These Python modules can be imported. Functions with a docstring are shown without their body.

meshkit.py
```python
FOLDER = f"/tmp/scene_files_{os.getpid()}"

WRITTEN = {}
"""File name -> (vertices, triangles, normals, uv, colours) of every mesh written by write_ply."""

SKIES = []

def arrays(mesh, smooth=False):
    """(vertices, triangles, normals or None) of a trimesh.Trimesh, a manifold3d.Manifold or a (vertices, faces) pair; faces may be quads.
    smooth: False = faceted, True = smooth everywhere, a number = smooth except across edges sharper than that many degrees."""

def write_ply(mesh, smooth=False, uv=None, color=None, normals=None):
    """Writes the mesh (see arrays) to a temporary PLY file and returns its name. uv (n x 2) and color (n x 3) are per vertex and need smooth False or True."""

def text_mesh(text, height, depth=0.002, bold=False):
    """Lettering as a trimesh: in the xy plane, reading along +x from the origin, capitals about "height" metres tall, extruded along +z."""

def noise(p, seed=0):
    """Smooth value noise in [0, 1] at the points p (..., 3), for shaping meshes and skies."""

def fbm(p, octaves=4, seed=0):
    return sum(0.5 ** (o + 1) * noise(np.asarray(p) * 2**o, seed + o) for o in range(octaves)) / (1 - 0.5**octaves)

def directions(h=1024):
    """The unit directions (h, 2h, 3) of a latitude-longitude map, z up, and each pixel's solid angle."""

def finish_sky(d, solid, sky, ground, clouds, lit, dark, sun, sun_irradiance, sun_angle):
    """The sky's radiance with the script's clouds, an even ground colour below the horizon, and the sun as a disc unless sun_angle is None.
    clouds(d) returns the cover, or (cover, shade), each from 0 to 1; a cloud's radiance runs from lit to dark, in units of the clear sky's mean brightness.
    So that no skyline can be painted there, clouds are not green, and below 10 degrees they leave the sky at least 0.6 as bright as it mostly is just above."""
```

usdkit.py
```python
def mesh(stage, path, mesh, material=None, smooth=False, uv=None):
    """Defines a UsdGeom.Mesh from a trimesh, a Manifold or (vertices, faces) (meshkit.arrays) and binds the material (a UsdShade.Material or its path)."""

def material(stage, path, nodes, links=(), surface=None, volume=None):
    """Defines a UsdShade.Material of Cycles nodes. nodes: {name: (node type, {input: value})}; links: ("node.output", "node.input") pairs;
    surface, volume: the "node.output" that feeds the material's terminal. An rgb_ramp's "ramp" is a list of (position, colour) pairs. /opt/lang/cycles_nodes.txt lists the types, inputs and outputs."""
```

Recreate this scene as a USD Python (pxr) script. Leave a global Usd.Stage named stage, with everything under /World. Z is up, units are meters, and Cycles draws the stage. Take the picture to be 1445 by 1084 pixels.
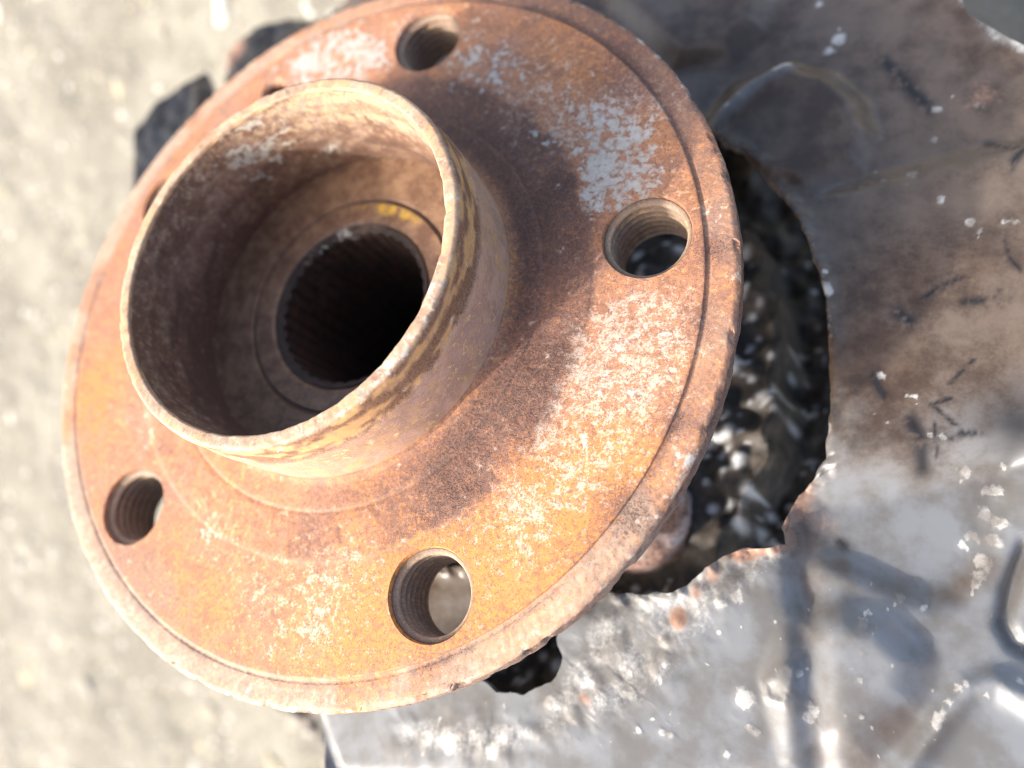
import math, random
import numpy as np, trimesh, shapely, manifold3d as m3
from shapely.geometry import Polygon, LineString, Point
from pxr import Usd, UsdGeom, UsdLux, UsdShade, Gf, Sdf, Vt
import usdkit, meshkit
from meshkit import fbm, noise

random.seed(7)
rng = np.random.default_rng(11)
stage = Usd.Stage.CreateInMemory()
UsdGeom.SetStageUpAxis(stage, UsdGeom.Tokens.z)
UsdGeom.SetStageMetersPerUnit(stage, 1.0)
UsdGeom.Xform.Define(stage, '/World')
T_ = Sdf.ValueTypeNames

# ------------------------------------------------------------------ camera, sky, sun, exposure
# pose of the hub (axis +z, millimetres) in the camera's frame (x right, y down, z forward), solved from the photograph
rv = np.array([0.242212867, -2.69267151, 0.37627586])
TC = np.array([-30.6420117, -15.2253682, 145.182924])
FPX = 1120.2          # focal length in pixels of a 1445 pixel wide picture
ang = np.linalg.norm(rv); k = rv / ang
K = np.array([[0, -k[2], k[1]], [k[2], 0, -k[0]], [-k[1], k[0], 0]])
RC = np.eye(3) + math.sin(ang) * K + (1 - math.cos(ang)) * K @ K
up = np.array([-0.35, 0.15, -0.92]); up /= np.linalg.norm(up)
wx = np.array([1.0, 0, 0]) - up * up[0]; wx /= np.linalg.norm(wx)
W = np.array([wx, np.cross(up, wx), up])        # camera frame -> world
H0 = np.array([0, 0, 130.0])                    # the hub's face centre, mm above the ground
EYE = H0 - W @ TC
RH = W @ RC                                     # hub frame -> world

EXPOSURE = 1.78
cam = UsdGeom.Camera.Define(stage, '/World/camera')
cm = np.eye(4); cm[:3, 0] = W @ [1, 0, 0]; cm[:3, 1] = W @ [0, -1, 0]; cm[:3, 2] = W @ [0, 0, -1]; cm[:3, 3] = EYE / 1000
cam.AddTransformOp().Set(Gf.Matrix4d(*cm.T.ravel().tolist()))
cam.CreateFocalLengthAttr(6.0)
cam.CreateHorizontalApertureAttr(6.0 * 1445 / FPX)
cam.CreateVerticalApertureAttr(6.0 * 1084 / FPX)
cam.CreateFStopAttr(1.75)
cam.CreateFocusDistanceAttr(0.121)
cam.CreateClippingRangeAttr(Gf.Vec2f(0.005, 1000))
cam.CreateExposureAttr(EXPOSURE)

a24, a54 = math.radians(24), math.radians(54)
SUN = RH @ np.array([math.cos(a24) * math.cos(a54), math.cos(a24) * math.sin(a54), math.sin(a24)])
elev, rot = math.asin(SUN[2]), math.atan2(SUN[0], SUN[1])
sky = usdkit.material(stage, '/World/Looks/sky', {
    'sky': ('sky_texture', {'sky_type': 'single_scattering', 'sun_disc': False, 'air_density': 0.6, 'aerosol_density': 4.0, 'ozone_density': 1.0, 'sun_elevation': elev, 'sun_rotation': rot}),
    'wb': ('mix', {'mix_type': 'multiply', 'fac': 1.0, 'color2': (1.02, 1.0, .91)}),
    'bg': ('background_shader', {'strength': 0.15})}, [('sky.color', 'wb.color1'), ('wb.color', 'bg.color')], surface='bg.background')
dome = UsdLux.DomeLight.Define(stage, '/World/sky')
UsdShade.MaterialBindingAPI.Apply(dome.GetPrim()).Bind(sky)
dome.GetPrim().SetCustomDataByKey('kind', 'structure')
sun = UsdLux.DistantLight.Define(stage, '/World/sun')
z = SUN; x = np.cross([0, 0, 1], z); x /= np.linalg.norm(x); y = np.cross(z, x)
sm = np.eye(4); sm[:3, 0], sm[:3, 1], sm[:3, 2] = x, y, z
sun.AddTransformOp().Set(Gf.Matrix4d(*sm.T.ravel().tolist()))
sun.CreateIntensityAttr(0.56); sun.CreateAngleAttr(1.8); sun.CreateNormalizeAttr(True); sun.CreateColorAttr(Gf.Vec3f(1.0, 0.94, 0.85))

# ------------------------------------------------------------------ helpers
CH = -RC.T @ TC      # the camera in the hub's frame


def at(q, zz=0.0):
    """The point of the hub-frame plane z=zz that the photograph shows at pixel q."""
    d = RC.T @ np.array([(q[0] - 722.5) / FPX, (q[1] - 542) / FPX, 1.0])
    return (CH + (zz - CH[2]) / d[2] * d)[:2]


def pts(qs, zz):
    return [tuple(at(q, zz)) for q in qs]


def sstep(x, a, b):
    t = np.clip((x - a) / (b - a), 0, 1)
    return t * t * (3 - 2 * t)


def blobs(xy, items, zz):
    """Sum of soft spots given as (pixel x, pixel y, radius in mm, weight)."""
    out = np.zeros(len(xy))
    for px, py, r, w in items:
        c = at((px, py), zz)
        out += w * np.exp(-((xy[:, 0] - c[0]) ** 2 + (xy[:, 1] - c[1]) ** 2) / (r * r))
    return out


def define(path, mesh, mat, smooth=30, mask=None, disp=None, pale=None):
    """One Mesh prim from millimetres; mask(v) gives three material amounts per vertex; disp(v) a relief along the normal in mm."""
    if hasattr(mesh, 'to_mesh'):
        mm = mesh.to_mesh(); mesh = trimesh.Trimesh(mm.vert_properties[:, :3], mm.tri_verts, process=False)
    elif isinstance(mesh, tuple):
        v, f, _ = meshkit.arrays(mesh); mesh = trimesh.Trimesh(v, f, process=False)
    rest0 = np.array(mesh.vertices)
    if disp is not None:
        _, _, n = meshkit.arrays(mesh, True)
        d = disp(rest0)
        mesh = trimesh.Trimesh(rest0 + n * d[:, None], mesh.faces, process=False)
    v, f, n = meshkit.arrays(mesh, smooth)
    m = UsdGeom.Mesh.Define(stage, path)
    m.CreatePointsAttr(Vt.Vec3fArray.FromNumpy((v / 1000).astype(np.float32)))
    m.CreateFaceVertexCountsAttr(Vt.IntArray.FromNumpy(np.full(len(f), 3, np.int32)))
    m.CreateFaceVertexIndicesAttr(Vt.IntArray.FromNumpy(f.astype(np.int32).ravel()))
    m.CreateSubdivisionSchemeAttr('none')
    if n is not None:
        m.CreateNormalsAttr(Vt.Vec3fArray.FromNumpy(n.astype(np.float32))); m.SetNormalsInterpolation('vertex')
    api = UsdGeom.PrimvarsAPI(m)
    api.CreatePrimvar('rest', T_.Vector3fArray, 'vertex').Set(Vt.Vec3fArray.FromNumpy(v.astype(np.float32)))
    mk = np.zeros((len(v), 3)) if mask is None else np.clip(mask(v), 0, 1)
    api.CreatePrimvar('mask', T_.Color3fArray, 'vertex').Set(Vt.Vec3fArray.FromNumpy(mk.astype(np.float32)))
    if pale is not None:
        api.CreatePrimvar('pale', T_.Color3fArray, 'vertex').Set(Vt.Vec3fArray.FromNumpy(np.clip(pale(v), 0, 1).astype(np.float32)))
    UsdShade.MaterialBindingAPI.Apply(m.GetPrim()).Bind(mat)
    return m.GetPrim()


def tag(p, label=None, cat=None, kind=None, group=None):
    for kk, vv in (('label', label), ('category', cat), ('kind', kind), ('group', group)):
        if vv: p.SetCustomDataByKey(kk, vv)
    return p


def thing(name, label, cat, R=RH, t=H0):
    x = UsdGeom.Xform.Define(stage, '/World/' + name)
    m = np.eye(4); m[:3, :3] = R; m[:3, 3] = np.asarray(t) / 1000
    x.AddTransformOp().Set(Gf.Matrix4d(*m.T.ravel().tolist()))
    return tag(x.GetPrim(), label, cat)


class G:
    """A small writer of node graphs: every method returns the name of an output."""
    def __init__(s): s.n, s.l, s.i = {}, [], 0

    def add(s, kind, out, **inp):
        name = f'n{s.i}'; s.i += 1
        vals = {}
        for kk, vv in inp.items():
            if isinstance(vv, str) and '.' in vv: s.l.append((vv, f'{name}.{kk}'))
            else: vals[kk] = vv
        s.n[name] = (kind, vals)
        return f'{name}.{out}'

    def rest(s): return s.add('attribute', 'vector', attribute='rest')

    def mask(s):
        c = s.add('attribute', 'color', attribute='mask')
        nm = s.add('separate_color', 'r', color=c).split('.')[0]
        return nm + '.r', nm + '.g', nm + '.b'

    def scaled(s, v, sc): return s.add('mapping', 'vector', vector=v, scale=sc)
    def noise(s, v, sc, detail=3, rough=.55, dist=0.0): return s.add('noise_texture', 'fac', vector=v, scale=sc, detail=detail, roughness=rough, distortion=dist)
    def voro(s, v, sc, feature='f1', out='distance', **kw): return s.add('voronoi_texture', out, vector=v, scale=sc, feature=feature, **kw)
    def math(s, op, a, b=0.0, c=0.0, clamp=False): return s.add('math', 'value', math_type=op, value1=a, value2=b, value3=c, use_clamp=clamp)
    def step(s, v, a, b): return s.add('map_range', 'result', range_type='smoothstep', value=v, from_min=a, from_max=b, to_min=0.0, to_max=1.0, clamp=True)
    def mix(s, f, a, b): return s.add('mix', 'color', fac=f, color1=a, color2=b)
    def fmix(s, f, a, b): return s.add('mix_float', 'result', fac=f, a=a, b=b)
    def wsum(s, *aw):
        o = None
        for a, w in aw:
            t = s.math('multiply', a, w)
            o = t if o is None else s.math('add', o, t)
        return o

    def bump(s, h, dist_mm, strength=1.0, normal=None):
        kw = dict(height=h, distance=dist_mm / 1000, strength=strength)
        if normal: kw['normal'] = normal
        return s.add('bump', 'normal', **kw)

    def done(s, name, **p):
        o = s.add('principled_bsdf', 'BSDF', **p)
        return usdkit.material(stage, '/World/Looks/' + name, s.n, s.l, surface=o)


# ------------------------------------------------------------------ materials
def rust_material(name, A, B, DARK, PALE, GRAIN=(.13, .068, .058), metal_bias=0.0, grain=.72, pit=0.10, use_pale=False, rough0=.72):
    """Rusted steel: mask r = bare metal and painted glint, g = dark pitted scale and painted shade, b = bright orange bloom and painted lit tone; pale r = white flecks, g = machined tan."""
    g = G(); v = g.rest(); mr, mg, mb = g.mask()
    n1, n2, n3, n4 = g.noise(v, .10, 5), g.noise(v, .40, 6, .62), g.noise(v, 1.5, 5, .68), g.noise(v, 4.2, 3, .7)
    n5, n6, n7 = g.noise(v, .8, 6, .72, .7), g.noise(v, .24, 5, .6, .4), g.noise(v, 2.2, 4, .7)
    col = g.mix(g.step(g.wsum((n1, .4), (n2, .6), (mb, .22)), .44, .68), A, B)
    n8 = g.noise(v, .055, 5, .6, .8)
    col = g.mix(g.math('multiply', g.step(g.wsum((n6, .6), (n7, .4)), .46, .57), .6), col, tuple(.58 * q for q in A))
    col = g.mix(g.math('multiply', g.step(g.wsum((n8, .65), (n2, .35)), .50, .60), .55), col, (.24, .145, .115))
    col = g.mix(g.math('multiply', g.step(g.wsum((n5, .6), (n4, .4), (mb, .06)), .50, .62), .7), col, tuple(min(.8, 1.25 * q) for q in B))
    col = g.mix(g.math('multiply', g.step(g.wsum((n5, .4), (n2, .35), (n7, .25), (mb, .09)), .535, .575), .8), col, (B[0] * 1.12, B[1] * 1.08, B[2] * .8))
    # lilac-brown grains, thick where the scale is
    fg = g.math('multiply', g.step(g.wsum((n3, .5), (n4, .4), (n2, .15), (mg, .10)), .515, .575), g.fmix(mg, grain, .85))
    col = g.mix(fg, col, GRAIN)
    if use_pale:
        pm = g.add('separate_color', 'r', color=g.add('attribute', 'color', attribute='pale')).split('.')[0]
        col = g.mix(g.math('multiply', pm + '.g', g.fmix(n2, .35, .95)), col, g.mix(g.step(g.wsum((n3, .5), (n5, .5)), .4, .6), (.27, .205, .16), (.43, .355, .28)))
        ff = g.step(g.wsum((n7, .40), (n5, .35), (n2, .25), (n8, .12), (pm + '.r', .095)), .61, .72)
    else:
        ff = g.step(g.wsum((n7, .40), (n5, .35), (n2, .25)), .60, .68)
    col = g.mix(g.math('multiply', ff, .75), col, PALE)
    fd = g.math('multiply', g.step(g.wsum((n4, .45), (n7, .55), (mg, .13)), .58, .68), g.fmix(mg, .5, .95))
    col = g.mix(g.math('multiply', mg, .55), col, g.mix(g.step(n5, .4, .6), DARK, (.15, .062, .034)))
    col = g.mix(fd, col, DARK)
    fm = g.step(g.math('add', g.wsum((n2, .32), (n5, .42), (n6, .30), (mr, .155)), metal_bias), .595, .68)
    fm = g.math('multiply', fm, g.fmix(g.step(n7, .40, .55), 1.0, .72))
    col = g.mix(fm, col, g.mix(g.step(g.wsum((n3, .5), (n6, .5)), .40, .60), (.33, .32, .29), (.43, .42, .39)))
    h = g.wsum((n3, .6), (n4, .5), (n2, .5), (fd, -.4), (fg, -.15))
    rough = g.fmix(fm, g.fmix(fd, rough0, .55), .45)
    return g.done(name, base_color=col, roughness=rough, metallic=g.math('multiply', fm, .15), normal=g.bump(h, pit, .9), specular_ior_level=.5)


RUST_A, RUST_B, RUST_D, RUST_P = (.33, .155, .085), (.46, .18, .045), (.050, .023, .017), (.46, .40, .34)
mat_flange = rust_material('rusty_flange', RUST_A, RUST_B, RUST_D, RUST_P, metal_bias=-.02, pit=.11, use_pale=True)
mat_collar = rust_material('rusty_collar', (.38, .235, .175), (.40, .23, .105), (.10, .045, .02), (.55, .47, .38), GRAIN=(.24, .14, .10), metal_bias=-.02, grain=.3, pit=.05, use_pale=True)
mat_inner = rust_material('rusty_bore', (.15, .075, .042), (.23, .115, .055), (.035, .02, .015), (.26, .21, .17), GRAIN=(.075, .042, .032), metal_bias=-.02, pit=.05)
mat_dark = rust_material('dark_bore', (.018, .012, .010), (.026, .016, .012), (.010, .007, .006), (.05, .04, .034), GRAIN=(.012, .009, .008), metal_bias=-.06, pit=.04)  # near-black tones for bore and neck
mat_thread = rust_material('threaded_steel', (.28, .20, .14), (.34, .24, .16), (.09, .06, .042), (.40, .35, .28), GRAIN=(.19, .125, .09), metal_bias=-.15, pit=.03)

# painted pressed steel: mask r = pale scale, g = dark scratch, b = rust; pale r = sky reflection painted in, g = crease shade painted in
g = G(); v = g.rest(); mr, mg, mb = g.mask()
pm = g.add('separate_color', 'r', color=g.add('attribute', 'color', attribute='pale')).split('.')[0]
n1, n2, n3, n4 = g.noise(v, .05, 4), g.noise(v, .22, 5, .6), g.noise(v, 1.6, 4, .6), g.noise(v, 5, 3)
n5 = g.noise(v, .11, 5, .6)
paint = g.mix(g.step(n2, .35, .65), (.046, .030, .021), (.080, .054, .038))
dust = g.math('multiply', g.step(g.wsum((n1, .5), (n5, .35), (n3, .15)), .40, .60), .55)
col = g.mix(g.math('multiply', dust, .8), paint, (.165, .138, .116))
sky_sheen = g.step(g.wsum((pm + '.r', .5), (n5, .35), (n2, .15)), .28, .74)
col = g.mix(sky_sheen, col, g.mix(g.step(n5, .38, .62), (.120, .118, .116), (.165, .175, .188)))  # bluish grey put in for reflected sky
col = g.mix(g.step(g.wsum((mr, .62), (n3, .4), (n4, .15)), .50, .78), col, g.mix(g.step(n2, .4, .6), (.18, .17, .16), (.42, .415, .40)))
col = g.mix(g.step(g.wsum((mb, .6), (n2, .3), (n3, .25)), .45, .70), col, g.mix(n3, (.15, .075, .055), (.36, .23, .165)))
col = g.mix(g.math('multiply', pm + '.g', .75), col, (.080, .064, .054))  # brown put in for the shade of the creases
col = g.mix(mg, col, (.012, .012, .013))
hh = g.wsum((n2, .5), (n3, .14), (n4, .05))
rough = g.fmix(mr, g.fmix(sky_sheen, g.math('add', g.math('multiply', n2, .12), .19), g.math('add', g.math('multiply', n5, .15), .40)), .55)
mat_shield = g.done('painted_shield', base_color=col, roughness=rough, metallic=g.math('multiply', sky_sheen, .35), normal=g.bump(hh, .04, .6), specular_ior_level=g.fmix(sky_sheen, .38, .6))

# greasy cast iron
g = G(); v = g.rest(); mr, mg, mb = g.mask()
n2, n3, n4 = g.noise(v, .22, 5, .6), g.noise(v, 1.1, 5, .65), g.noise(v, 4, 3)
col = g.mix(g.step(n2, .42, .62), (.028, .025, .023), (.080, .064, .052))
col = g.mix(g.step(g.wsum((n3, .25), (mr, .75)), .22, .85), col, (.62, .62, .63))  # pale spots, sky glints painted into the colour
col = g.mix(g.math('multiply', mb, g.step(n3, .3, .6)), col, g.mix(n4, (.22, .10, .07), (.42, .27, .22)))
mat_cast = g.done('greasy_cast_iron', base_color=col, roughness=g.fmix(n3, .50, .75), normal=g.bump(g.wsum((n3, .8), (n4, .3)), .18, .7), specular_ior_level=.4)

g = G(); v = g.rest()
n1, n2, n3 = g.noise(v, .02, 4), g.noise(v, .12, 6, .65), g.noise(v, .7, 4, .6)
col = g.mix(g.step(g.wsum((n1, .5), (n2, .5)), .38, .62), (.135, .127, .106), (.205, .195, .165))
col = g.mix(g.step(n3, .5, .7), col, (.26, .245, .205))
mat_soil = g.done('sandy_soil', base_color=col, roughness=.95, normal=g.bump(g.wsum((n2, .6), (n3, .5)), .8, .8), specular_ior_level=.2)
mat_stones = []
for i, (c1, c2) in enumerate([((.19, .175, .145), (.235, .22, .185)), ((.30, .26, .17), (.38, .335, .23)), ((.21, .20, .18), (.26, .25, .225)), ((.36, .345, .31), (.44, .425, .395)), ((.22, .195, .15), (.28, .25, .195))]):
    g = G(); v = g.rest(); n2, n3 = g.noise(v, .25, 4), g.noise(v, 1.4, 4)
    mat_stones.append(g.done(f'stone_{i + 1:03d}', base_color=g.mix(g.wsum((n2, .6), (n3, .4)), c1, c2), roughness=.8, normal=g.bump(n3, .4, .6)))

# ------------------------------------------------------------------ the ground
ground = UsdGeom.Xform.Define(stage, '/World/ground').GetPrim()
tag(ground, kind='structure')


def ray_ground(q):
    d = W @ np.array([(q[0] - 722.5) / FPX, (q[1] - 542) / FPX, 1.0])
    return (EYE - EYE[2] / d[2] * d)[:2]


corner = np.array([ray_ground(q) for q in [(-80, -80), (-80, 1160), (560, 1160), (560, -80)]])
gc = corner.mean(0)
s = np.linspace(-1, 1, 420); gx = np.sign(s) * (np.abs(s) * .16 + np.abs(s) ** 6 * 1.5) * 1000
X, Y = np.meshgrid(gx + gc[0], gx + gc[1], indexing='ij')
P3 = np.stack([X, Y, 0 * X], -1)
Z = (fbm(P3 / 45, 4, 3) - .5) * 9 + (fbm(P3 / 9, 3, 5) - .5) * 1.8 + (fbm(P3 / 2.6, 3, 9) - .5) * .4
idx = np.arange(420 * 420).reshape(420, 420)
quads = np.stack([idx[:-1, :-1], idx[1:, :-1], idx[1:, 1:], idx[:-1, 1:]], -1).reshape(-1, 4)
define('/World/ground/soil', (np.stack([X, Y, Z], -1).reshape(-1, 3), quads), mat_soil, smooth=True)


def soil_z(x, y):
    p = np.array([[x, y, 0.0]])
    return float(((fbm(p / 45, 4, 3) - .5) * 9 + (fbm(p / 9, 3, 5) - .5) * 1.8)[0])


def pebble(seed, sub):
    b = trimesh.creation.icosphere(sub, 1.0); d = np.array(b.vertices)
    r = np.random.default_rng(seed)
    for _ in range(6):
        nn = r.normal(size=3); nn /= np.linalg.norm(nn); c = r.uniform(.55, .85)
        h = d @ nn; d = d - np.maximum(h - c, 0)[:, None] * nn * .9
    d = d * r.uniform((.8, .65, .3), (1.25, 1.0, .55))
    return d, np.array(b.faces)


gpoly = Polygon(corner).buffer(25)
x0, y0, x1, y1 = gpoly.bounds
count = 0
placed = []
while count < 260:
    x, y = rng.uniform(x0, x1), rng.uniform(y0, y1)
    if not gpoly.contains(Point(x, y)): continue
    size = 2.2 + 6.0 * rng.random() ** 2.6
    if any((x - a) ** 2 + (y - b) ** 2 < (size + c) ** 2 * .8 for a, b, c in placed): continue
    placed.append((x, y, size))
    d, f = pebble(1000 + count, 2)
    th = rng.uniform(0, 6.28); Rz = np.array([[math.cos(th), -math.sin(th), 0], [math.sin(th), math.cos(th), 0], [0, 0, 1]])
    v = d * size @ Rz.T + np.array([x, y, soil_z(x, y) - size * .24])
    define('/World/ground/stone' + (f'_{count:03d}' if count else ''), (v, f), mat_stones[int(rng.choice(5, p=[.36, .22, .16, .1, .16]))], smooth=35)
    count += 1
# finer gravel that nobody could count
pi = UsdGeom.PointInstancer.Define(stage, '/World/ground/gravel')
protos = UsdGeom.Scope.Define(stage, '/World/ground/gravel/kinds')
paths = []
for i in range(6):
    d, f = pebble(50 + i, 1)
    pth = f'/World/ground/gravel/kinds/grit_{i + 1:03d}'
    define(pth, (d, f), mat_stones[i % 5], smooth=40); paths.append(Sdf.Path(pth))
pi.CreatePrototypesRel().SetTargets(paths)
N = 7000
xy = np.stack([rng.uniform(x0, x1, N), rng.uniform(y0, y1, N)], 1)
P3 = np.c_[xy, np.zeros(N)]
zz = (fbm(P3 / 45, 4, 3) - .5) * 9 + (fbm(P3 / 9, 3, 5) - .5) * 1.8
sc = .5 + 1.3 * rng.random(N) ** 2.5
pi.CreatePositionsAttr(Vt.Vec3fArray.FromNumpy((np.c_[xy, zz - .15 * sc] / 1000).astype(np.float32)))
pi.CreateScalesAttr(Vt.Vec3fArray.FromNumpy(np.repeat(sc[:, None], 3, 1).astype(np.float32)))
th = rng.uniform(0, math.pi, N)
pi.CreateOrientationsAttr(Vt.QuathArray([Gf.Quath(float(math.cos(t)), 0.0, 0.0, float(math.sin(t))) for t in th]))
pi.CreateProtoIndicesAttr(Vt.IntArray(rng.integers(0, 6, N).tolist()))
tag(pi.GetPrim(), kind='stuff')

# ------------------------------------------------------------------ the wheel hub
SEG = 288
hub = thing('wheel_hub', 'rusty orange round wheel hub flange with raised hollow collar and five bolt holes', 'wheel hub')


def lathe(profile, refine=None, seg=SEG):
    """Revolves a closed (r, z) outline about the axis."""
    p = m3.CrossSection([np.asarray(profile, float)[::1]], m3.FillRule.NonZero).revolve(seg)
    return p.refine_to_length(refine) if refine else p


HOLES = [math.radians(a) for a in (-91.6, -164.3, 124.2, 52.3, -19.8)]
PCD = 56.0
prof = [(33.2, -12), (33.2, 1.7), (33.5, 1.05), (34.3, .78), (36, .66), (38.2, .58), (38.55, .36), (38.85, .28), (39.3, .40), (43, .34), (46.6, .26), (47.35, 0),
        (56, 0), (64.55, 0), (64.8, -.10), (64.95, -.42), (65.2, -.54), (65.6, -.52), (65.9, -.42), (66.8, -.36), (68.95, -.34), (69.45, -.5), (70.0, -1.0), (70.1, -3.0), (70.0, -5.2), (69.4, -5.9), (66.5, -6.0), (64.0, -9.0), (62.5, -12)]
fl = lathe(prof)
for a in HOLES:
    c = (PCD * math.cos(a), PCD * math.sin(a))
    drill = m3.Manifold.cylinder(40, 7.2, 7.2, 64).translate((c[0], c[1], -30))
    cone = m3.Manifold.cylinder(1.3, 7.0, 7.5, 64).translate((c[0], c[1], -.95))
    fl = fl - drill - cone
sp = at((386, 128), 0)
fl = fl - m3.Manifold.cylinder(20, 2.6, 2.6, 40).translate((sp[0], sp[1], -15)) - m3.Manifold.cylinder(1, 2.5, 3.3, 40).translate((sp[0], sp[1], -.8))
fl = fl.refine_to_length(.75)


def flange_mask(v):
    xy = v[:, :2]; r = np.hypot(xy[:, 0], xy[:, 1]); fr = v[:, 2] > -1.5
    m = blobs(xy, [(480, 80, 9, 1.0), (430, 92, 7, .9), (520, 85, 6, .8), (660, 90, 7, .9), (720, 105, 5, .7), (780, 130, 4, .5), (835, 170, 6, .75), (870, 240, 7, 1.0), (880, 205, 5, .8), (850, 275, 4, .8), (900, 270, 4, .7),
                  (760, 190, 5, .5), (890, 490, 6, .35), (850, 560, 6, .3), (940, 480, 4, .3), (810, 640, 5, .25), (720, 760, 4, .25), (300, 740, 4, .3), (960, 640, 2.5, .5), (1000, 300, 2, .6), (420, 870, 8, .2)], 0)
    edge = np.exp(-((r - 69.7) / .45) ** 2) * (fbm(v / 2.2, 3, 4) > .5) * .8
    m = np.maximum(m, edge) * fr
    inrec = sstep(r, 33.3, 36) * (1 - sstep(r + 3.5 * (fbm(v / 3.5, 3, 18) - .5), 45.9, 48.2)) * fr
    th = np.arctan2(xy[:, 1], xy[:, 0])
    # dark scale in the recess, collar shade painted in at right; light rust below left
    side = .5 + .5 * np.cos(th - math.radians(-148))
    d = inrec * (.0 + .66 * side ** 1.5 + .8 * (fbm(v / 8, 3, 19) - .5)) + blobs(xy, [(760, 480, 9, .22), (720, 600, 9, .30), (800, 330, 8, .3), (640, 690, 7, .25), (560, 720, 6, .25), (960, 590, 3.5, .5), (990, 450, 3, .5), (900, 730, 4, .5), (880, 720, 5, .4), (840, 800, 4, .3), (1005, 350, 3, .6), (630, 940, 6, .3), (870, 100, 5, .4), (900, 130, 4, .3), (620, 650, 6, .3)], 0)
    d += .55 * sstep(r, 64.8, 65.3) * np.exp(-((np.angle(np.exp(1j * (th - math.radians(-122)))) / .5) ** 2))
    d += .45 * np.exp(-((r - 65.6) / .6) ** 2) * sstep(fbm(v / 9, 3, 8), .35, .6)
    d = np.where(fr, d, .7)
    o = blobs(xy, [(700, 830, 14, .9), (560, 860, 12, .8), (450, 900, 10, .6), (850, 700, 9, .8), (130, 560, 10, .6), (760, 690, 8, .5), (870, 620, 8, .4), (800, 100, 8, .35), (300, 830, 12, .4)], 0) * fr
    return np.stack([m, d, o], 1)


def flange_relief(v):
    r = np.hypot(v[:, 0], v[:, 1]); xyz = v
    d = (fbm(xyz / 1.6, 3, 2) - .5) * .10 + (fbm(xyz / 7, 3, 6) - .5) * .16
    rec = sstep(r, 39, 40) * (1 - sstep(r, 45, 46.5))
    d += rec * (fbm(xyz / 1.3, 2, 12) - .5) * .30
    edge = sstep(r, 68.8, 69.6)
    d += edge * ((fbm(xyz / 1.1, 3, 21) - .5) * .40 - .5 * sstep(fbm(xyz / 2.4, 2, 23), .60, .72))
    band = sstep(r, 64.9, 65.2)
    d += band * (1 - edge) * .05 * np.sin(r * 9.0)
    return d * (v[:, 2] > -7)


def flange_pale(v):
    xy = v[:, :2]; r = np.hypot(xy[:, 0], xy[:, 1])
    w = blobs(xy, [(890, 490, 9, 1.0), (850, 570, 10, 1.0), (930, 450, 7, .7), (810, 640, 8, .8), (740, 750, 7, .6), (700, 700, 7, .4), (430, 870, 9, .6), (480, 800, 8, .5), (300, 745, 6, .7), (330, 640, 6, .3), (200, 600, 8, .5), (980, 640, 3, .6), (650, 800, 6, .4), (360, 830, 8, .4), (800, 200, 10, .7), (760, 120, 9, .7), (900, 170, 8, .7), (930, 300, 5, .6), (660, 60, 7, .5), (560, 40, 6, .6), (400, 130, 7, .6)], 0)
    th = np.arctan2(xy[:, 1], xy[:, 0])
    fade = .5 - .5 * np.cos(th - math.radians(-125))
    band = sstep(r, 64.7, 65.2) * (.6 + .5 * fbm(np.stack([np.cos(th) * 7, np.sin(th) * 7, r * 1.2], 1), 3, 33)) * (.25 + .75 * sstep(fbm(v / 11, 3, 34), .28, .45)) * (.25 + .75 * sstep(fade, .05, .4))
    return np.stack([w, band, 0 * w], 1)


define('/World/wheel_hub/flange', fl, mat_flange, 32, flange_mask, flange_relief, flange_pale)
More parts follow.
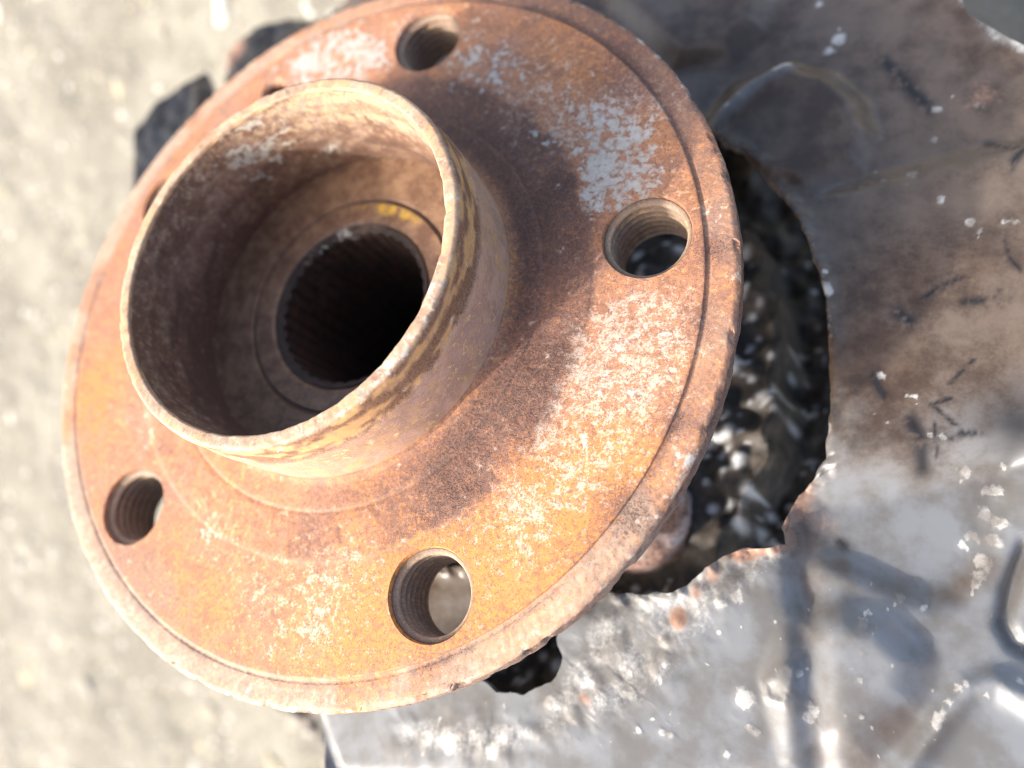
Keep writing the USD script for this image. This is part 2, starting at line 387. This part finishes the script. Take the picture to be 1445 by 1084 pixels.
# threaded linings of the five bolt holes
for i, a in enumerate(HOLES):
    c = np.array([PCD * math.cos(a), PCD * math.sin(a), 0])
    pr = [(7.18, -.85), (7.18, -11.9), (6.4, -11.9)]
    zt = -11.4
    while zt < -2.3:
        pr += [(6.22, zt), (6.95, zt + .62), (6.95, zt + .8), (6.22, zt + 1.42)]; zt += 1.60
    pr += [(6.25, -1.55), (6.45, -1.3), (6.98, -.85)]
    lin = lathe(pr[::-1], .5, seg=72)
    mm = lin.to_mesh(); tm = trimesh.Trimesh(mm.vert_properties[:, :3] + c, mm.tri_verts, process=False)
    if tm.volume < 0: tm.invert()
    define('/World/wheel_hub/flange/threaded_hole' + (f'_{i:03d}' if i else ''), tm, mat_thread, 25, lambda v, c=c: np.stack([.35 * (np.hypot(v[:, 0] - c[0], v[:, 1] - c[1]) < 6.5), .9 * sstep(np.hypot(v[:, 0] - c[0], v[:, 1] - c[1]), 6.5, 6.9), 0 * v[:, 0]], 1))  # thread grooves coloured darker, shade painted in
# the collar, outside and inside
cp = [(31.0, 2.0), (31.0, 19.4), (30.22, 19.42), (30.26, 19.9), (30.42, 20.12), (30.65, 20.18), (31.9, 20.2), (32.3, 20.08), (32.55, 19.75), (32.72, 18.8), (32.75, 14.0), (32.95, 13.5), (33.15, 13.2), (33.15, 1.75), (33.15, -4), (31.0, -4)]
col_m = lathe(cp, .7)


def polar_noise(v, seed, fine=1.0):
    r = np.hypot(v[:, 0], v[:, 1]); th = np.arctan2(v[:, 1], v[:, 0])
    return r, th, v[:, 2], fbm(np.stack([np.cos(th) * 7 * fine, np.sin(th) * 7 * fine, v[:, 2] * .5 * fine], 1), 4, seed)


def collar_mask(v):
    r, th, zc, n = polar_noise(v, 3)
    top = sstep(zc, 19.5, 20.0)
    band = sstep(zc, 13.0, 14.0) * (1 - top)
    silver = .5 + .5 * np.cos(th - math.radians(150))
    mtl = top * (.02 + .62 * silver ** 3) + band * .2 * n
    drk = band * sstep(n, .45, .57) * .95 + top * .35 * (fbm(v / 3, 3, 14) > .52) + .5 * np.exp(-((zc - 13.4) / .35) ** 2) * sstep(n, .4, .55)
    yel = band * .9 + top * .5
    return np.stack([mtl, drk, yel], 1)


define('/World/wheel_hub/collar', col_m, mat_collar, 35, collar_mask,
       lambda v: (fbm(v / 2, 3, 4) - .5) * .10 + sstep(v[:, 2], 18.8, 20) * ((fbm(v / .9, 2, 5) - .5) * .16 - .14 * sstep(fbm(v / 2.0, 2, 24), .60, .72)),
       lambda v: np.stack([0 * v[:, 0], .85 * sstep(v[:, 2], 19.3, 19.9) * (.45 + .55 * sstep(fbm(v / 3.5, 3, 47), .35, .6)), 0 * v[:, 0]], 1))


def sleeve_mask(v):
    r, th, zc, n = polar_noise(v, 5, .8)
    lob = lambda a, w: np.exp(-((np.angle(np.exp(1j * (th - math.radians(a)))) / w) ** 2))
    top = sstep(zc, 19.7, 20.05)
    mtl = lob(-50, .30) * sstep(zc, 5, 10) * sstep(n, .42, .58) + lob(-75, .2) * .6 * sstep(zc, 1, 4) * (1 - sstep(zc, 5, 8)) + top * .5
    drk = (1 - sstep(zc, 2, 13 + 7 * (n - .5))) * .5 + lob(40, 1.2) * .45 * (1 - top) + .4 * sstep(n, .52, .62) * (1 - top)  # random scale, plus painted shade deep down and on the unlit side
    pale = (lob(-100, .75) * sstep(zc + 8 * (n - .5), 7, 16) + top)  # sunlit part of the wall painted paler
    return np.stack([mtl, drk, pale * .9], 1)


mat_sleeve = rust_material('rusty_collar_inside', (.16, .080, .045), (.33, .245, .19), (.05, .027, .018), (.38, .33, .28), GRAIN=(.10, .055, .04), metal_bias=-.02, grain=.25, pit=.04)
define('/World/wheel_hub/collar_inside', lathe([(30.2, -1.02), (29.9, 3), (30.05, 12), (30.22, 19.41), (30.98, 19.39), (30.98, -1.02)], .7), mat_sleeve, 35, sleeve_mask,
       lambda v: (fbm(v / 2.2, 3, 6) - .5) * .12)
# bottom of the collar and the splined bore
fp = [(30.6, -1.0), (30.6, -6), (16.3, -6), (16.3, -1.9), (17.0, -1.15), (20.6, -1.2), (20.9, -1.75), (21.4, -1.8), (21.8, -1.15), (29.4, -1.02), (30.3, -.95)]


def floor_mask(v):
    r = np.hypot(v[:, 0], v[:, 1]); th = np.degrees(np.arctan2(v[:, 1], v[:, 0]))
    o = np.exp(-((r - 19.6) / 1.5) ** 2) * np.exp(-((th + 98) / 24) ** 2) * sstep(fbm(v / 2.6, 3, 44), .30, .70) * .9
    return np.stack([.25 + 0 * o, .8 * np.exp(-((r - 21.1) / .6) ** 2) + .25, o], 1)  # groove ring coloured dark as the shadow of its step


g = G(); v_ = g.rest(); mr, mg, mb = g.mask(); n2, n3 = g.noise(v_, .35, 5, .6), g.noise(v_, 1.8, 4)
c_ = g.mix(g.step(g.wsum((n2, .7), (n3, .3)), .38, .64), (.11, .055, .032), (.22, .13, .075))
c_ = g.mix(g.step(g.wsum((mg, .5), (n3, .4)), .5, .75), c_, (.07, .04, .03))
c_ = g.mix(g.step(g.wsum((mb, .8), (n3, .3), (n2, .3)), .40, .95), c_, (.45, .28, .03))
mat_floor = g.done('stained_floor', base_color=c_, roughness=.5, normal=g.bump(g.wsum((n2, .5), (n3, .5)), .12, .8))
define('/World/wheel_hub/collar_floor', lathe(fp, .9), mat_floor, 35, floor_mask, lambda v: (fbm(v / 2.4, 3, 40) - .5) * .15)
def bore_mask(v):
    th = np.arctan2(v[:, 1], v[:, 0]); topz = v[:, 2] > -2.9
    glint = np.exp(-((np.angle(np.exp(1j * (th - math.radians(-62)))) / .6) ** 2)) * sstep(fbm(v / 4, 3, 45), .3, .5)  # highlight on the tooth ends, painted as bright metal on one side
    return np.stack([topz * glint * 1.2, np.where(topz, .2, .6), 0 * th], 1)


NT = 36
ring = []
for t in range(NT):
    a0 = 2 * math.pi * t / NT
    for da, r in ((0.02, 15.12), (.07, 15.12), (.10, 14.78), (.165, 14.78)):
        ring.append((r * math.cos(a0 + da), r * math.sin(a0 + da)))
outer = [(16.28 * math.cos(t), 16.28 * math.sin(t)) for t in np.linspace(0, 2 * math.pi, 145)[:-1]]
sp_ = m3.CrossSection([outer], m3.FillRule.NonZero) - m3.CrossSection([ring], m3.FillRule.NonZero)
spl = m3.Manifold.extrude(sp_, 46).translate((0, 0, -47.5))
spl = spl - m3.Manifold.cylinder(1.4, 14.7, 16.2, 96).translate((0, 0, -2.7))
spl = spl.refine_to_length(2.5)
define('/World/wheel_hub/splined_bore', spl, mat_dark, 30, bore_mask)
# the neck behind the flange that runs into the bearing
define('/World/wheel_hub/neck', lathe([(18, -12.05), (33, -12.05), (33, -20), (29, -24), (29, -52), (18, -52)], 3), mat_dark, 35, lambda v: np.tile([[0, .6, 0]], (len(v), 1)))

# ------------------------------------------------------------------ the dust shield
shield = thing('dust_shield', 'dark painted pressed steel dust shield with stamped ribs behind the rusty hub', 'dust shield')
ZS = -28.0
opening_px = [(930, 120), (1000, 195), (1022, 215), (1052, 232), (1080, 258), (1108, 290), (1130, 320), (1144, 350), (1155, 382), (1160, 408), (1168, 450), (1171, 500), (1172, 560), (1170, 610), (1163, 650), (1148, 682), (1128, 702),
              (1118, 725), (1104, 747), (1107, 770), (1085, 776), (1050, 778), (1025, 788), (1000, 802), (975, 822), (950, 835), (915, 840), (875, 838), (840, 830), (800, 800)]
op = Polygon(pts(opening_px, ZS) + [(30, 52), (60, 10), (52, -40), (10, -62)]).buffer(0)
def ragged(pg, amp, seed):
    q = np.array(pg.exterior.segmentize(.8).coords)[:-1]
    p = np.c_[q, np.zeros(len(q))]
    off = np.stack([fbm(p / 2.2, 3, seed) - .5, fbm(p / 2.2, 3, seed + 7) - .5], 1) * 2 * amp + np.stack([fbm(p / 9, 2, seed + 3) - .5, fbm(p / 9, 2, seed + 5) - .5], 1) * 2 * amp
    return Polygon(q + off).buffer(0)


op = ragged(op, .5, 200)
notch = Polygon(pts([(690, 890), (682, 950), (706, 968), (742, 971), (776, 957), (790, 930), (782, 900), (790, 880), (760, 860)], ZS)).buffer(1.0)
out_px = [(470, 1140), (440, 1012), (425, 985)]
left_px = [(178, 262), (177, 182), (214, 140), (250, 112), (281, 92), (288, 112), (296, 150), (306, 150), (308, 84), (318, 58), (340, 44), (352, 32), (382, 20), (415, 15), (440, 22), (464, 14), (486, -16), (560, -120)]
outline = Polygon(pts(out_px, ZS) + [(40, 64), (76, 20)] + pts(left_px, ZS) + [(40, -150), (-80, -150)] + pts([(1330, -60), (1365, 20), (1400, 42), (1445, 66), (1560, 120)], ZS) + [(-165, -60), (-165, 110), (-40, 125)]).buffer(0)
notch = ragged(notch, .5, 220)
outline = outline.buffer(-1.5).buffer(3.0).buffer(-1.5)
plate = outline.difference(op).difference(notch)
tri_m = m3.CrossSection([np.array(r.coords)[:-1] for pg in (plate.geoms if plate.geom_type == 'MultiPolygon' else [plate]) for r in [pg.exterior, *pg.interiors]], m3.FillRule.EvenOdd)
pl = m3.Manifold.extrude(tri_m, 1.7).refine_to_length(.62)
mm = pl.to_mesh(); pv, pf = np.array(mm.vert_properties[:, :3], float), np.array(mm.tri_verts)
XY = pv[:, :2]


def dist_line(qs):
    return shapely.distance(LineString(pts(qs, ZS)), shapely.points(XY))


def bead(qs, w, h):
    return h * np.exp(-(dist_line(qs) / w) ** 2)


def plateau(qs, h, soft):
    pg = Polygon(pts(qs, ZS)).buffer(-1.2).buffer(1.2); P = shapely.points(XY)
    d = np.where(shapely.contains(pg, P), shapely.distance(pg.exterior, P), -shapely.distance(pg.exterior, P))
    return h * sstep(d, -soft / 2, soft / 2)


hz = np.zeros(len(XY))
hz += plateau([(1100, 770), (1150, 762), (1138, 900), (1146, 1100), (900, 1120), (430, 1100), (500, 960), (760, 850), (900, 850)], 1.8, 7.0)          # raised land round the lower opening
hz += plateau([(1128, 872), (1190, 862), (1245, 880), (1296, 930), (1280, 985), (1215, 1055), (1130, 1078), (1100, 960)], 3.2, 7.5)                      # D-shaped stamping
hz += plateau([(1150, 700), (1445, 640), (1420, 725), (1385, 800), (1350, 838), (1310, 846), (1260, 828), (1200, 798), (1150, 780)], -2.6, 6.0)            # stamped pad
hz += plateau([(1000, 180), (1040, 130), (1110, 105), (1170, 115), (1212, 150), (1228, 195), (1205, 240), (1140, 278), (1080, 262), (1010, 215)], 4.0, 6.0)    # twin of the D higher up
hz += plateau([(860, 0), (930, -60), (1040, -40), (1080, 5), (1070, 45), (1030, 80), (960, 90)], 3.5, 6.0)
hz += plateau([(1080, 285), (1200, 268), (1390, 222), (1600, 180), (1600, 600), (1445, 632), (1170, 668), (1180, 560)], 3.0, 6.0)                        # land between the stampings
hz += bead([(1012, 192), (1060, 148), (1112, 108)], 2.6, 1.5)
hz += bead([(1270, 1100), (1330, 1012), (1368, 972), (1402, 962), (1470, 1000)], 1.7, 1.8)                                                               # rib, lower right
hz -= bead([(1450, 770), (1427, 830), (1417, 880), (1432, 908), (1470, 930)], 1.1, 1.8)                                                                   # slot, right edge
d_open = shapely.distance(op.exterior, shapely.points(XY))
hz += .8 * np.exp(-(d_open / 1.6) ** 2)
lip = shapely.distance(LineString(pts([(486, 1130), (440, 1012), (425, 985)], ZS) + [(40, 64), (76, 20)] + pts(left_px, ZS)), shapely.points(XY))
hz -= 3.2 * (1 - sstep(lip, .2, 3.6))
P3 = np.c_[XY, np.zeros(len(XY))]
scale_zone = plateau([(560, 1000), (760, 1010), (830, 860), (1060, 775), (1108, 772), (1104, 800), (1040, 860), (980, 930), (930, 990), (700, 1084), (560, 1060)], 1.0, 9.0)
corner_zone = plateau([(1300, -80), (1345, 0), (1400, 60), (1480, 100), (1560, 60), (1500, -80)], 1.0, 4.0)
rimz = np.exp(-(d_open / 2.0) ** 2)
rough_zone = np.clip(scale_zone + corner_zone, 0, 1)
lump = fbm(P3 / 2.6, 4, 50)
hz += rough_zone * ((lump - .5) * .8 + .2) + rimz * (fbm(P3 / 1.5, 3, 51) - .5) * 1.5
hz += (fbm(P3 / 40, 2, 52) - .5) * .7
valley = [(1122, 690), (1130, 740), (1134, 820), (1140, 950), (1152, 1110)]
hz -= bead(valley, 2.6, 2.2)
# blisters of paint and chips
chips = [(1325, 295, 1.0), (1366, 326, 1.1), (1378, 338, .7), (1412, 325, .8), (1428, 325, .9), (1241, 538, 1.0), (1165, 418, 1.2), (1168, 610, 1.0), (1278, 566, .6), (1290, 566, .6), (1310, 620, .8), (1328, 622, .7), (1366, 664, 1.2), (1412, 688, 1.3), (1396, 690, 1.0), (1420, 655, .9), (1395, 720, 1.1), (1410, 735, 1.2), (1404, 762, 1.6), (1388, 790, 1.5), (1382, 812, 1.3), (1376, 826, 1.0), (1375, 752, 1.2), (1360, 765, 1.0), (1270, 845, 1.0), (1305, 857, .9), (1218, 880, 1.0), (1225, 866, .8), (1130, 950, .9), (1150, 1004, 1.3), (1140, 1010, 1.0), (1213, 960, .6), (1215, 1010, .7), (945, 905, 1.3), (960, 880, 1.2), (985, 848, 1.1), (1020, 850, 1.2), (1010, 805, 1.0), (1040, 845, .9), (940, 930, 1.1), (928, 945, 1.0), (1060, 1025, .8), (1070, 1032, .7), (1028, 1062, .9), (938, 1032, 1.0), (950, 1036, .8), (905, 1030, .7), (840, 960, 1.2), (780, 990, 1.0), (720, 1035, 1.0), (1030, 170, .8), (1182, 58, 1.6), (1170, 72, 1.2), (1320, 155, 1.2), (1378, 150, .8), (1318, 198, .7), (1246, 263, .7), (1285, 254, .9), (1230, 267, .5), (1318, 1018, 1.0), (1325, 1010, .8), (1362, 965, .8), (1350, 972, .7), (1340, 990, .7), (1333, 1000, .6), (1438, 960, .9), (1157, 5, 1.0), (1100, 115, 1.6), (1110, 108, 1.2), (1068, 400, 1.0), (700, 1060, 1.2), (640, 1050, 1.3), (610, 1040, 1.0), (1052, 985, 2.0)]
frng = np.random.default_rng(77)
for _ in range(150):
    base = chips[frng.integers(62)] if frng.random() < .6 else None
    px, py = (base[0] + frng.normal(0, 22), base[1] + frng.normal(0, 18)) if base else (frng.uniform(560, 1445), frng.uniform(820, 1084))
    chips.append((px, py, float(frng.uniform(.22, .45))))
cz = np.zeros(len(XY)); cmask = np.zeros(len(XY))
for px, py, r in chips:
    c = at((px, py), ZS); r = r * .8
    d2 = ((XY[:, 0] - c[0]) ** 2 + (XY[:, 1] - c[1]) ** 2)
    near = d2 < (4 * r) ** 2
    wob = .35 + 1.3 * fbm(P3[near] / (.8 + .5 * r), 3, 61)
    e = np.exp(-(d2[near] * wob * wob / (r * r)) ** 1.5)
    cz[near] = np.maximum(cz[near], e * .16 * min(r, 1.2) * (.5 + fbm(P3[near] / .6, 2, 63))); cmask[near] = np.maximum(cmask[near], e * .95)
# a torn flake outline
fl_d = dist_line([(1082, 965), (1085, 985), (1108, 990), (1120, 960), (1122, 940), (1110, 940), (1095, 952), (1082, 965)])
cz += .35 * np.exp(-(fl_d / .45) ** 2)
hz += cz
hz += ((XY[:, 0] > 52) & (XY[:, 1] < 0)) * (fbm(P3 / 6, 3, 97) - .5) * 3.0
# dark scratches
scr = np.zeros(len(XY))
for qs, w in [([(1294, 436), (1318, 418), (1352, 402)], .45), ([(1358, 436), (1385, 434), (1400, 424), (1416, 426)], .8), ([(1266, 450), (1282, 462)], 1.5), ([(1232, 538), (1240, 556), (1248, 566)], .9), ([(1284, 600), (1296, 625), (1302, 660)], 1.3), ([(1312, 578), (1330, 592), (1356, 618)], .45), ([(1320, 575), (1344, 568)], .4), ([(1326, 626), (1360, 618), (1382, 616)], .6), ([(1410, 344), (1420, 378), (1446, 398)], .5), ([(1338, 548), (1358, 528), (1372, 514)], .35), ([(1316, 602), (1322, 650)], .3), ([(1184, 762), (1192, 768)], .9), ([(1250, 88), (1290, 132), (1310, 152)], 1.4), ([(1395, 205), (1440, 222), (1420, 250)], .9)]:
    scr = np.maximum(scr, np.exp(-(dist_line(qs) / w) ** 2) * sstep(fbm(P3 / 1.1, 3, 70), .25, .5))
dk = blobs(XY, [(1425, 590, 6, .55), (1440, 620, 4, .45), (1395, 352, 4, .4), (1440, 130, 6, .35), (1190, 140, 3, .4)], ZS)
left = (XY[:, 0] > 52) & (XY[:, 1] < 0)
dk = np.maximum(dk, left * .97 * (1 - np.clip(blobs(XY, [(292, 100, 5, 1.2), (320, 68, 6, 1.3)], ZS), 0, 1)))
pv[:, 2] += ZS - 1.7 + hz
m_r = np.clip(cmask * 1.1 + scale_zone * .55 + corner_zone * .7 + rimz * .45 * sstep(fbm(P3 / 4, 3, 77), .35, .6), 0, 1)
az = np.degrees(np.arctan2(XY[:, 1], XY[:, 0]))
m_b = rimz * np.exp(-((az - 163) / 8) ** 2) * .8 + blobs(XY, [(985, 840, 2, .5), (1010, 815, 2, .5), (960, 868, 2, .5), (1050, 784, 2, .5), (830, 985, 2, .6), (960, 880, 2, .5), (1385, 140, 5, .5), (1160, 730, 4, .35), (1260, 890, 4, .4), (1200, 780, 6, .2), (320, 62, 6, 1.2), (325, 80, 5, 1.0)], ZS)
MASK = np.stack([m_r, np.maximum(scr, dk), m_b], 1)
low_zone = plateau([(1150, 660), (1300, 655), (1460, 615), (1650, 560), (1650, 1250), (380, 1250), (380, 960), (700, 860), (1000, 780), (1120, 740)], 1.0, 40.0) * 1.1  # lower plate coloured paler and bluer, painted sky reflection
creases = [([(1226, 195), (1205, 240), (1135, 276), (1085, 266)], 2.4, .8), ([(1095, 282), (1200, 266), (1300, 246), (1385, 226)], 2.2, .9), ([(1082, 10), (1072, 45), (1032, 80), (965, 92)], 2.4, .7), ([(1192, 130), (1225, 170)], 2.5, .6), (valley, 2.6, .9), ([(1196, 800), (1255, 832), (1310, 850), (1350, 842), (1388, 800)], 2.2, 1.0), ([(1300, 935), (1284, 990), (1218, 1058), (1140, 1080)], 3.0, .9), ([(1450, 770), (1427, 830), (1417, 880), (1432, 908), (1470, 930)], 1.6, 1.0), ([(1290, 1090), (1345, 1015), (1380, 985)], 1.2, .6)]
crease_shade = np.zeros(len(XY))  # shade of the pressed slopes, put into the colour
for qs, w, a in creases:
    crease_shade = np.maximum(crease_shade, a * np.exp(-(dist_line(qs) / (w * 1.15)) ** 2) * (.35 + .65 * sstep(fbm(P3 / 7, 3, 95), .3, .6)))
ribw = .75 * np.exp(-(dist_line([(1008, 194), (1060, 146), (1106, 112)]) / 2.4) ** 2)  # rib coloured pale for the light it reflects
SHEEN_SHADE = np.stack([np.clip(low_zone + ribw + corner_zone * .5 - .6 * crease_shade, 0, 1), np.clip(crease_shade * .8, 0, 1), 0 * low_zone], 1)  # r = painted reflection, g = painted crease shade
from scipy.spatial import cKDTree
tree_ = cKDTree(pv)
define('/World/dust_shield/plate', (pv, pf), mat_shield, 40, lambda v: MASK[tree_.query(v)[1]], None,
       lambda v: SHEEN_SHADE[tree_.query(v)[1]])

# ------------------------------------------------------------------ the knuckle behind
knuckle = thing('steering_knuckle', 'greasy black cast iron steering knuckle seen in the gap of the shield', 'knuckle')
gx, gy = np.arange(-104, 78, .8), np.arange(-82, 92, .8)
X, Y = np.meshgrid(gx, gy, indexing='ij'); P = np.stack([X, Y, 0 * X], -1)
r = np.hypot(X, Y); th = np.arctan2(Y, X)
edge = 74 + (fbm(P / 9, 3, 80) - .5) * 7
top = -46 + (fbm(P / 11, 3, 81) - .5) * 11 + (fbm(P / 4.6, 2, 82) - .5) * 5.5
low = -66 + (fbm(P / 8, 3, 83) - .5) * 10
t = sstep(r, edge - 1.5, edge + 2.5)
Z = top * (1 - t) + low * t + 2.2 * np.exp(-((r - edge + 2) / 2.0) ** 2) - 30 * sstep(r, 92, 104)
idx = np.arange(X.size).reshape(X.shape)
quads = np.stack([idx[:-1, :-1], idx[1:, :-1], idx[1:, 1:], idx[:-1, 1:]], -1).reshape(-1, 4)
cv = np.stack([X, Y, Z], -1).reshape(-1, 3)
keep = (r < 100).ravel(); quads = quads[keep[quads].all(1)]
crng = np.random.default_rng(31)
pk = np.zeros(len(cv)); lift = np.zeros(len(cv)); hubs = []
for _ in range(620):
    if hubs and crng.random() < .62:
        h_ = hubs[crng.integers(len(hubs))]; c = np.array(h_) + crng.normal(0, 2.6, 2)
    else:
        rr, tt = crng.uniform(24, 88), crng.uniform(math.radians(105), math.radians(220)); c = np.array([rr * math.cos(tt), rr * math.sin(tt)]); hubs.append(tuple(c))
    rad = crng.uniform(.5, 1.5) * (.6 if np.hypot(*c) > 76 else 1.0); w_ = crng.uniform(.45, 1.1)
    d2 = ((cv[:, :2] - c) ** 2).sum(1); near = d2 < (3 * rad) ** 2
    wob = .5 + fbm(np.c_[cv[near, :2], np.zeros(near.sum())] / 1.6, 2, 88)
    e = np.exp(-d2[near] * wob / rad ** 2)
    pk[near] = np.maximum(pk[near], w_ * e); lift[near] = np.maximum(lift[near], .5 * e * min(rad, 1.2))
cv[:, 2] += lift
used = np.unique(quads); remap = -np.ones(len(cv), int); remap[used] = np.arange(len(used))
PK = np.clip(pk[used], 0, 1)  # clump tops coloured pale as painted sky reflections
ct = cKDTree(cv[used])
define('/World/steering_knuckle/casting', (cv[used], remap[quads]), mat_cast, 60, lambda v: np.stack([PK[ct.query(v)[1]], np.zeros(len(v)), np.zeros(len(v))], 1))
# the rusty boss that carries the bearing bolt
for i, (q, zz, rr) in enumerate([((884, 716), -38, 11.5), ((640, 830), -40, 13)]):
    c = at(q, zz)
    b = lathe([(0.01, zz - 22), (rr, zz - 22), (rr, zz - 1.6), (rr - 1.6, zz), (rr * .45, zz + .2), (rr * .4, zz - 1.0), (0.01, zz - 1.0)][::1], 1.2, 64)
    mm = b.to_mesh(); tm = trimesh.Trimesh(mm.vert_properties[:, :3] + [c[0], c[1], 0], mm.tri_verts, process=False)
    define('/World/steering_knuckle/boss' + (f'_{i:03d}' if i else ''), tm, mat_cast, 40, lambda v: np.stack([.75 * sstep(fbm(v / 4, 3, 92), .42, .6), 0 * v[:, 0], .9 * sstep(fbm(v / 7, 3, 93), .3, .5)], 1), lambda v: (fbm(v / 3, 3, 90) - .5) * 1.6)
